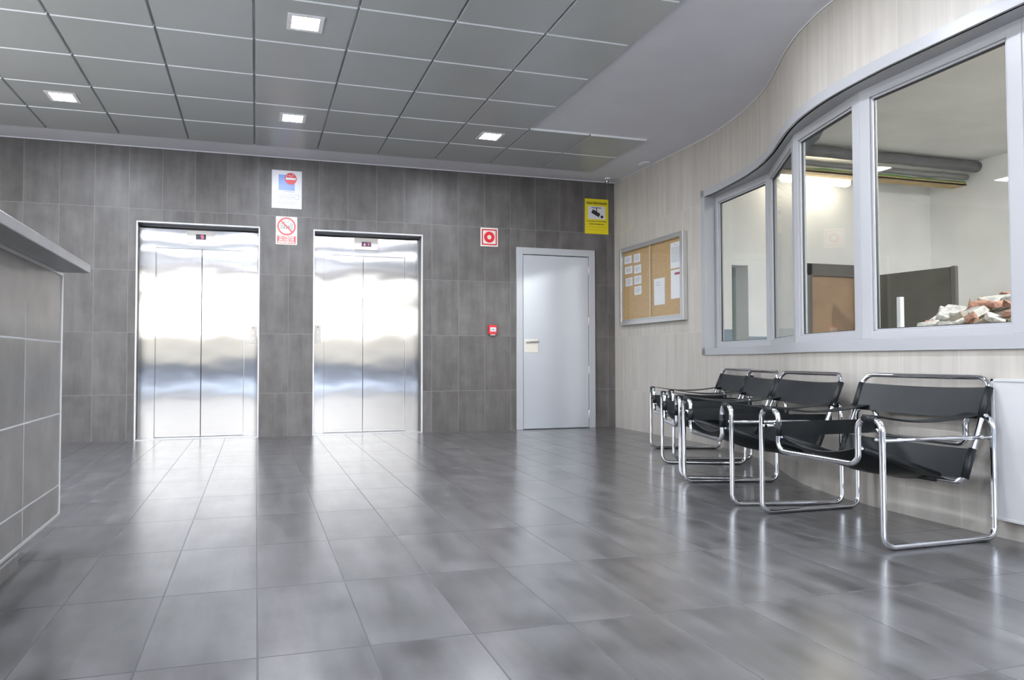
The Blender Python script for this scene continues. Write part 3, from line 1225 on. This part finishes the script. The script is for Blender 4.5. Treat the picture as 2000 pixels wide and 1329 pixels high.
for k, (tx, wd) in enumerate((('NO UTILIZAR', 0.150), ('EN CASO DE', 0.145), ('EMERGENCIA', 0.168))):
    text('lettering', tx, 0.026, on_back(0, -0.0066, -0.069 - 0.025 * k), M_signcream, s, bold=0.0012, width=wd)

# fire hose / alarm symbol sign
s = plate('fire_hose_sign', 'square white sign with red border and red ring, left of the grey door', 2.367, 2.569, 2.030, 2.236, M_signcream)
m = MB()
e, wd = 0.088, 0.014
for a, b in (((-e, -0.0062, e - wd), (e, -0.005, e)), ((-e, -0.0062, -e), (e, -0.005, -e + wd)), ((-e, -0.0062, -e), (-e + wd, -0.005, e)), ((e - wd, -0.0062, -e), (e, -0.005, e))):
    m.box(a, b)
m.build('red_border', M_red, s)
m = MB()
m.disc((0, -0.0066, 0.0), 0.061, 48, 'y', thick=0.0015, r_in=0.025)
m.build('red_ring', M_red, s)

# video surveillance sign
s = plate('video_surveillance_sign', 'yellow video surveillance sign high in the corner above the grey door', 3.628, 3.926, 2.233, 2.640, M_yellow)
text('title', 'ZONA VIDEOVIGILADA', 0.036, on_back(0, -0.0056, 0.152), M_inkdark, s, bold=0.0006, width=0.262)
m = MB()
m.box((-0.110, -0.0058, -0.032), (0.110, -0.005, 0.118))
m.build('picture_field', M_signwhite, s)
m = MB()
m.box((-0.066, -0.0068, 0.096), (0.060, -0.0058, 0.104))
m.box((-0.008, -0.0068, 0.045), (0.002, -0.0058, 0.098))
Mr = Matrix.Translation((-0.010, -0.0068, 0.037)) @ Matrix.Rotation(math.radians(27), 4, 'Y')
m.box((-0.055, 0, -0.024), (0.052, 0.001, 0.022), M=Mr)
m.disc((0.066, -0.0068, -0.002), 0.018, 20, 'y', thick=0.001)
m.build('camera_symbol', M_inkdark, s)
bars([(0.0, -0.057, 0.25, 0.007), (0.0, -0.090, 0.19, 0.008)], M_inkdark, s, seed=3)
bars([(0.0, -0.123, 0.21, 0.004), (0.0, -0.156, 0.21, 0.003)], plain('faint_ink', (0.5, 0.38, 0.01), 0.5), s, name='faint_print', seed=4)

# manual call point
t = thing('fire_alarm_button', 'small red fire alarm call point on the tiled wall beside the grey door', 'fire alarm', (2.498, D, 1.108))
m = MB()
m.box((-0.046, -0.045, -0.052), (0.046, 0.0, 0.052), bevel=0.008)
m.build('housing', M_red, t)
m = MB()
m.box((-0.034, -0.049, -0.022), (0.034, -0.043, 0.026), bevel=0.003)
m.build('break_glass', M_signwhite, t)
m = MB()
m.box((-0.022, -0.050, -0.002), (0.022, -0.0485, 0.003))
m.box((-0.004, -0.050, -0.012), (0.004, -0.0485, 0.012))
m.build('press_mark', M_ink, t)
m = MB()
m.box((-0.026, -0.046, -0.062), (0.026, -0.012, -0.052), bevel=0.002)
m.build('key_flap', M_cream, t)

# small dome camera and ceiling fitting
t = thing('dome_camera', 'tiny silver dome camera on the ceiling above the yellow sign', 'security camera', (3.83, 7.30, CZ))
m = MB()
m.disc((0, 0, -0.016), 0.036, 24, 'z', thick=0.016)
m.build('base', M_white, t)
m = MB()
m.surf(lambda u, v: (0.028 * math.sin(u * math.pi) * math.cos(v * 2 * math.pi), 0.028 * math.sin(u * math.pi) * math.sin(v * 2 * math.pi), -0.034 - 0.028 * math.cos(u * math.pi)), 12, 20, 0.001)
m.build('eyeball', M_chrome, t)
m = MB()
m.disc((-0.006, -0.029, -0.046), 0.010, 16, 'y', thick=0.006)
m.build('lens', M_black, t)
t = MB()
t.box((3.865, 6.56, CZ - 0.012), (3.93, 6.68, CZ), bevel=0.003)
tag(t.build('smoke_sensor', M_white), 'small flat white sensor on the plaster ceiling near the corner', 'sensor')

# ------------------------------------------------------------------ ceiling lamps
lamp0 = None
LS = [(0.275, 4.398, 'square recessed ceiling lamp nearest the camera, alone in its row'), (0.285, 6.175, 'square recessed ceiling lamp above the signs between the lifts'),
      (-1.462, 6.175, 'square recessed ceiling lamp farthest to the left, above the counter side'), (2.050, 6.175, 'square recessed ceiling lamp above the wall left of the grey door'),
      (2.035, 3.24, None), (0.275, 2.60, None), (-1.462, 4.398, None), (-1.462, 2.6, None), (0.275, 0.9, None), (2.035, 1.3, None), (-1.462, 0.9, None), (0.275, -0.9, None)]  # unlabelled lamps are out of view, mostly added to light the room
for x, y, lb in LS:
    lb = lb or 'unseen square recessed ceiling lamp beyond the edge of the picture'
    if lamp0 is None:
        lamp0 = thing('ceiling_lamp', lb, 'lamp', (x, y, CZ - 0.017), 0, 'recessed square ceiling lamps')
        m = MB()
        o_, i_ = 0.108, 0.080
        for a, b in (((-o_, -o_, -0.004), (o_, -i_, 0.002)), ((-o_, i_, -0.004), (o_, o_, 0.002)), ((-o_, -i_, -0.004), (-i_, i_, 0.002)), ((i_, -i_, -0.004), (o_, i_, 0.002))):
            m.box(a, b)
        m.build('frame', M_lit_edge_frame, lamp0)
        m = MB()
        m.box((-i_, -i_, -0.003), (i_, i_, 0.0015))
        m.build('diffuser', M_lamp, lamp0)
    else:
        dup(lamp0, (x, y, CZ - 0.017), 0, lb)

# ------------------------------------------------------------------ notice board on the light wall
BX = 4.004
t = thing('notice_board', 'aluminium-framed cork notice board with sliding glass on the light wall', 'notice board', (BX, 6.64, 1.16))
m = MB()
Y0_, Y1_, Z0_, Z1_ = 6.012, 7.270, 1.163, 2.030


def nb(m, a, b, **k):
    m.box((a[0] - BX, a[1] - 6.64, a[2] - 1.16), (b[0] - BX, b[1] - 6.64, b[2] - 1.16), **k)


nb(m, (BX - 0.012, Y0_ + .01, Z0_ + .01), (BX - 0.001, Y1_ - .01, Z1_ - .01))
m.build('cork_panel', M_cork, t)
FT = 0.045
m = MB()
nb(m, (BX - 0.052, Y0_, Z0_), (BX, Y0_ + 0.055, Z1_), bevel=0.004)
nb(m, (BX - 0.052, Y1_ - 0.040, Z0_), (BX, Y1_, Z1_), bevel=0.004)
nb(m, (BX - 0.050, Y0_ + 0.05, Z1_ - FT), (BX, Y1_ - 0.035, Z1_), bevel=0.003)
nb(m, (BX - 0.050, Y0_ + 0.05, Z0_), (BX, Y1_ - 0.035, Z0_ + 0.045), bevel=0.003)
nb(m, (BX - 0.044, Y0_ + 0.05, Z0_ + 0.045), (BX, Y1_ - 0.035, Z0_ + 0.062), bevel=0.002)
m.build('frame', M_alu, t)
m = MB()
nb(m, (BX - 0.040, 6.635, Z0_ + 0.06), (BX - 0.036, Y1_ - 0.042, Z1_ - 0.047))
m.build('sliding_glass', M_boardglass, t)
m = MB()
nb(m, (BX - 0.031, Y0_ + 0.055, Z0_ + 0.06), (BX - 0.027, 6.66, Z1_ - 0.047))
m.build('sliding_glass', M_boardglass, t)
m = MB()
nb(m, (BX - 0.043, 6.632, Z0_ + 0.06), (BX - 0.035, 6.638, Z1_ - 0.047))
m.build('glass_edge', plain('pale_glass_edge', (0.65, 0.60, 0.48), 0.2), t)


def sheet(label, ya, yb, za, zb, rows, group=None, red=None, name='paper_notice'):
    """paper pinned flat on the cork; ya>yb is the far side"""
    x = BX - 0.0125
    cy, cz = (ya + yb) / 2, (za + zb) / 2
    t = thing(name, label, 'notice', (x, cy, cz), 0, group)
    m = MB()
    hw, hh = abs(ya - yb) / 2, (zb - za) / 2
    m.box((-0.0012, -hw, -hh), (0.0, hw, hh))
    m.build('sheet', M_paper, t)
    if rows:
        m = MB()
        r_ = random.Random(int(cy * 1000) + int(cz * 100))
        for zf, w0, w1 in rows:
            z = hh * zf
            y = hw * w1
            while y > hw * w0:
                l_ = min(r_.uniform(0.012, 0.03), y - hw * w0)
                m.box((-0.0018, y - l_, z - 0.0025), (-0.0010, y, z + 0.0025))
                y -= l_ + 0.005
        m.build('small_print', M_ink, t)
    if red:
        m = MB()
        m.box((-0.0018, -hw * 0.85, hh * red - 0.012), (-0.0010, hw * 0.30, hh * red + 0.012))
        m.build('heading', plain('heading_plum', (0.32, 0.06, 0.10), 0.5), t)
    return t


SM = [(0.55, -0.5, 0.6), (0.2, -0.7, 0.7), (-0.1, -0.6, 0.7), (-0.45, -0.5, 0.5)]
sheet('small white card, topmost in the left-hand column on the cork board', 7.215, 7.055, 1.852, 1.938, SM, 'small cards on the notice board')
sheet('small white card, middle of the left-hand column on the cork board', 7.205, 7.040, 1.738, 1.820, SM, 'small cards on the notice board')
sheet('small white card, lowest in the left-hand column on the cork board', 7.190, 7.038, 1.600, 1.692, SM, 'small cards on the notice board')
sheet('small white card, topmost of the four in the second column', 7.005, 6.872, 1.842, 1.935, SM, 'small cards on the notice board')
sheet('small white card, second from top of the four in the second column', 7.003, 6.854, 1.722, 1.812, SM, 'small cards on the notice board')
sheet('small white card, third from top of the four in the second column', 7.003, 6.850, 1.603, 1.695, SM, 'small cards on the notice board')
sheet('small white card, lowest of the four in the second column', 6.998, 6.850, 1.487, 1.580, SM, 'small cards on the notice board')
sheet('plain white sheet on its own in the middle of the cork board', 6.594, 6.392, 1.345, 1.618, [(0.7, -0.2, 0.7), (0.5, -0.3, 0.7)], 'large sheets on the notice board')
sheet('printed white page, upper of two at the near edge of the board', 6.284, 6.085, 1.688, 1.945, [(0.8, -0.3, 0.4)] + [(0.6 - 0.11 * k, -0.8, 0.8) for k in range(11)], 'large sheets on the notice board')
sheet('white page with plum heading, lower of two at the near edge of the board', 6.280, 6.085, 1.385, 1.672, [], 'large sheets on the notice board', red=0.72)

# ------------------------------------------------------------------ white panel on the near light wall
t = thing('wall_panel', 'flat white rectangular wall panel at the right edge behind the nearest chair', 'panel', (3.125, 1.9, 0.085))
m = MB()
m.box((-0.045, -0.45, 0), (-0.001, 0.452, 0.608), bevel=0.006)
M_cover = plain('off_white_enamel', (0.56, 0.56, 0.56), 0.4)
m.build('cover', M_cover, t)
m = MB()
for a, b in (((-0.049, -0.45, 0), (-0.044, 0.452, 0.012)), ((-0.049, -0.45, 0.596), (-0.044, 0.452, 0.608)), ((-0.049, 0.440, 0), (-0.044, 0.452, 0.608)), ((-0.049, -0.45, 0), (-0.044, -0.438, 0.608))):
    m.box(a, b, bevel=0.001)
m.build('rim', M_cover, t)

# ------------------------------------------------------------------ reception counter
# face runs from F0 (far) to F1 (near), slightly out of square
F0, F1 = Vector((-0.777, 3.325, 0)), Vector((-0.715, -1.2, 0))
dC = (F1 - F0).normalized()
angC = math.atan2(dC.y, dC.x)
LC = (F1 - F0).length
MC = Matrix.Translation(F0) @ Matrix.Rotation(angC, 4, 'Z')      # local x towards the camera, local -y away from lobby? (checked below)
side_ = 1.0 if (Matrix.Rotation(angC, 3, 'Z') @ Vector((0, 1, 0))).x > 0 else -1.0
t = thing('reception_counter', 'long grey tiled reception counter with overhanging top at the left edge', 'counter')
zC0, zC1 = 0.137, 1.137


def cbox(m, a, b, **k):
    m.box((a[0], a[1] * side_, a[2]), (b[0], b[1] * side_, b[2]), M=MC, **k)


m = MB()
cbox(m, (0, -0.62, zC0), (LC, 0, zC1))
for f in m.bm.faces:
    for l in f.loops:
        c = l.vert.co
        l[m.uv].uv = (c.y, c.z) if abs(f.normal.z) < 0.5 else (c.x, c.y)
m.build('body', M_counter, t)
m = MB()
cbox(m, (0.30, -0.56, 0), (LC, -0.065, zC0))
for f in m.bm.faces:
    for l in f.loops:
        c = l.vert.co
        l[m.uv].uv = (c.y, c.z + 0.2) if abs(f.normal.z) < 0.5 else (c.x, c.y)
m.build('plinth', M_counter, t)
m = MB()
cbox(m, (-0.004, -0.008, zC0), (0.006, 0.004, zC1), bevel=0.001)
cbox(m, (-0.004, -0.008, zC0 - 0.004), (LC, 0.004, zC0 + 0.007), bevel=0.001)
cbox(m, (-0.004, -0.008, zC1 - 0.014), (LC, 0.004, zC1 - 0.0005), bevel=0.001)
m.build('edge_trim', M_alu, t)
m = MB()
cbox(m, (0.02, -0.70, zC1), (LC, 0.108, zC1 + 0.036), bevel=0.003)
m.build('countertop', plain('countertop_steel', (0.42, 0.42, 0.42), 0.28, metal=0.6, noise=0.08, nscale=5), t)

# ------------------------------------------------------------------ tubular chairs
HW, HD, R_ = 0.360, 0.300, 0.0125
YI, ZA, ZF, ZB = 0.238, 0.530, 0.333, 0.395


def hoop_x(z):
    return -0.160 - (z - 0.262) / (0.695 - 0.262) * 0.170


def make_chair(label):
    t = thing('tubular_armchair', label, 'armchair', (0, 0, 0), 0, 'tubular steel armchairs along the light wall')
    F, B = HD, -HD
    z0 = R_
    loop = [(F, HW, z0), (F, HW, ZA), (F, YI, ZA), (F, YI, ZF), (F, -YI, ZF), (F, -YI, ZA), (F, -HW, ZA), (F, -HW, z0),
            (B, -HW, z0), (B, -HW, ZA), (B, -YI, ZA), (B, -YI, ZB), (B, YI, ZB), (B, YI, ZA), (B, HW, ZA), (B, HW, z0)]
    rad = [.05, .048, .048, .045, .045, .048, .048, .05, .05, .048, .048, .04, .04, .048, .048, .05]
    m = MB()
    m.tube(fillet(loop, rad, 7, True), R_, closed=True, seg=14)
    m.build('base_frame', M_chrome, t)
    hy = 0.338
    loop = [(hoop_x(0.695), hy, 0.697), (hoop_x(0.262) + 0.004, hy, 0.250), (hoop_x(0.262) + 0.004, -hy, 0.250), (hoop_x(0.695), -hy, 0.697)]
    m = MB()
    m.tube(fillet(loop, [.06, .045, .045, .06], 8, True), 0.0118, closed=True, seg=14)
    m.build('back_frame', M_chrome, t)
    for s in (1, -1):
        m = MB()
        m.tube([(F, s * YI, 0.405), (-0.155, s * 0.228, 0.262)], 0.010, seg=12)
        m.build('seat_rail', M_chrome, t)
        m = MB()
        m.tube([(F, s * (HW - 0.004), 0.445), (-0.10, s * (HW - 0.012), 0.444), (B, s * (HW - 0.004), 0.440)], 0.0085, seg=12)
        m.build('side_rail', M_chrome, t)
        for xx, yy in ((F, HW - 0.026), (hoop_x(0.443), 0.360), (hoop_x(0.535), 0.352)):
            m = MB()
            m.tube([(xx, s * (yy - 0.008), 0.445 if yy > .333 and yy != 0.352 else 0.535), (xx, s * (yy + 0.008), 0.445 if yy != 0.352 else 0.535)], 0.008, seg=10)
            m.build('bolt', M_chrome, t)
    # seat sling, wrapped round both rails
    m = MB()

    def seat(u, v):
        x = (F - 0.012) + (-0.150 - F + 0.012) * u
        zr = 0.405 + (0.262 - 0.405) * (F - x) / (F + 0.155)
        y = -0.235 + 0.47 * v
        sag = 0.060 * (1 - (2 * v - 1) ** 2) * (0.75 + 0.45 * math.sin(math.pi * min(1, u * 1.1)))
        return (x, y, zr + 0.006 - sag)
    m.surf(seat, 14, 16, 0.005)
    for s in (1, -1):
        m.tube([(F - 0.018, s * YI, 0.400), (0.06, s * 0.234, 0.329), (-0.145, s * 0.228, 0.265)], 0.0165, seg=12)
    m.tube([(-0.150, -0.215, 0.251), (-0.150, 0.215, 0.251)], 0.0165, seg=12)
    m.build('seat', M_leather, t)
    for nm, za, zb, sg in (('upper_backrest', 0.522, 0.655, 0.035), ('lower_backrest', 0.268, 0.392, 0.030)):
        m = MB()

        def back(u, v, za=za, zb=zb, sg=sg):
            z = za + (zb - za) * v
            y = -hy + 2 * hy * u
            e = 1 - (y / hy) ** 2
            return (hoop_x(z) - sg * e + 0.006 * (1 - e), y, z - 0.010 * e)
        m.surf(back, 24, 5, 0.004)
        for s in (1, -1):
            m.tube([(hoop_x(za), s * hy, za), (hoop_x(zb), s * hy, zb)], 0.0155, seg=14)
        m.build(nm, M_leather, t)
    for s in (1, -1):
        m = MB()

        def arm(u, v, s=s):
            x = F - 2 * F * u
            y = s * (0.262 + 0.078 * v)
            return (x, y, ZA + 0.0145 - 0.030 * math.sin(math.pi * u) - 0.006 * math.sin(math.pi * v) * math.sin(math.pi * u))
        m.surf(arm, 20, 4, 0.004)
        for xx in (F, B):
            m.tube([(xx, s * 0.270, ZA), (xx, s * 0.332, ZA)], 0.0158, seg=14)
        m.build('arm_strap', M_leather, t)
    for s in (1, -1):
        m = MB()
        m.surf(lambda u, v, s=s: (F - 2 * F * u, s * (YI - 0.002 - 0.008 * math.sin(math.pi * u)), 0.405 + 0.070 * v), 12, 2, 0.004)
        for xx in (F, B):
            m.tube([(xx, s * YI, 0.405 if xx > 0 else 0.425), (xx, s * YI, 0.475)], 0.0155, seg=14)
        o = m.build('side_strap', M_leather, t)
        o['skipkey'] = 'near' if s > 0 else 'far'
    return t


CH = [(2.746, 2.683, 0.004, 'tubular chrome armchair with black leather nearest the camera, one side strap missing'),
      (2.811, 3.543, -0.238, 'tubular chrome and black leather armchair directly behind the nearest one'),
      (3.067, 4.294, -0.397, 'tubular chrome and black leather armchair second from the far end of the row'),
      (3.504, 5.128, -0.304, 'tubular chrome and black leather armchair farthest away, closest to the notice board')]
c0 = make_chair(CH[1][3])
c0.location = (CH[1][0], CH[1][1], 0)
c0.rotation_euler = (0, 0, CH[1][2] + math.pi)
for k in (0, 2, 3):
    x, y, a, lb = CH[k]
    dup(c0, (x, y, 0), a + math.pi, lb, skip=('near',) if k == 0 else ())
for o in bpy.data.objects:
    if 'skipkey' in o:
        del o['skipkey']
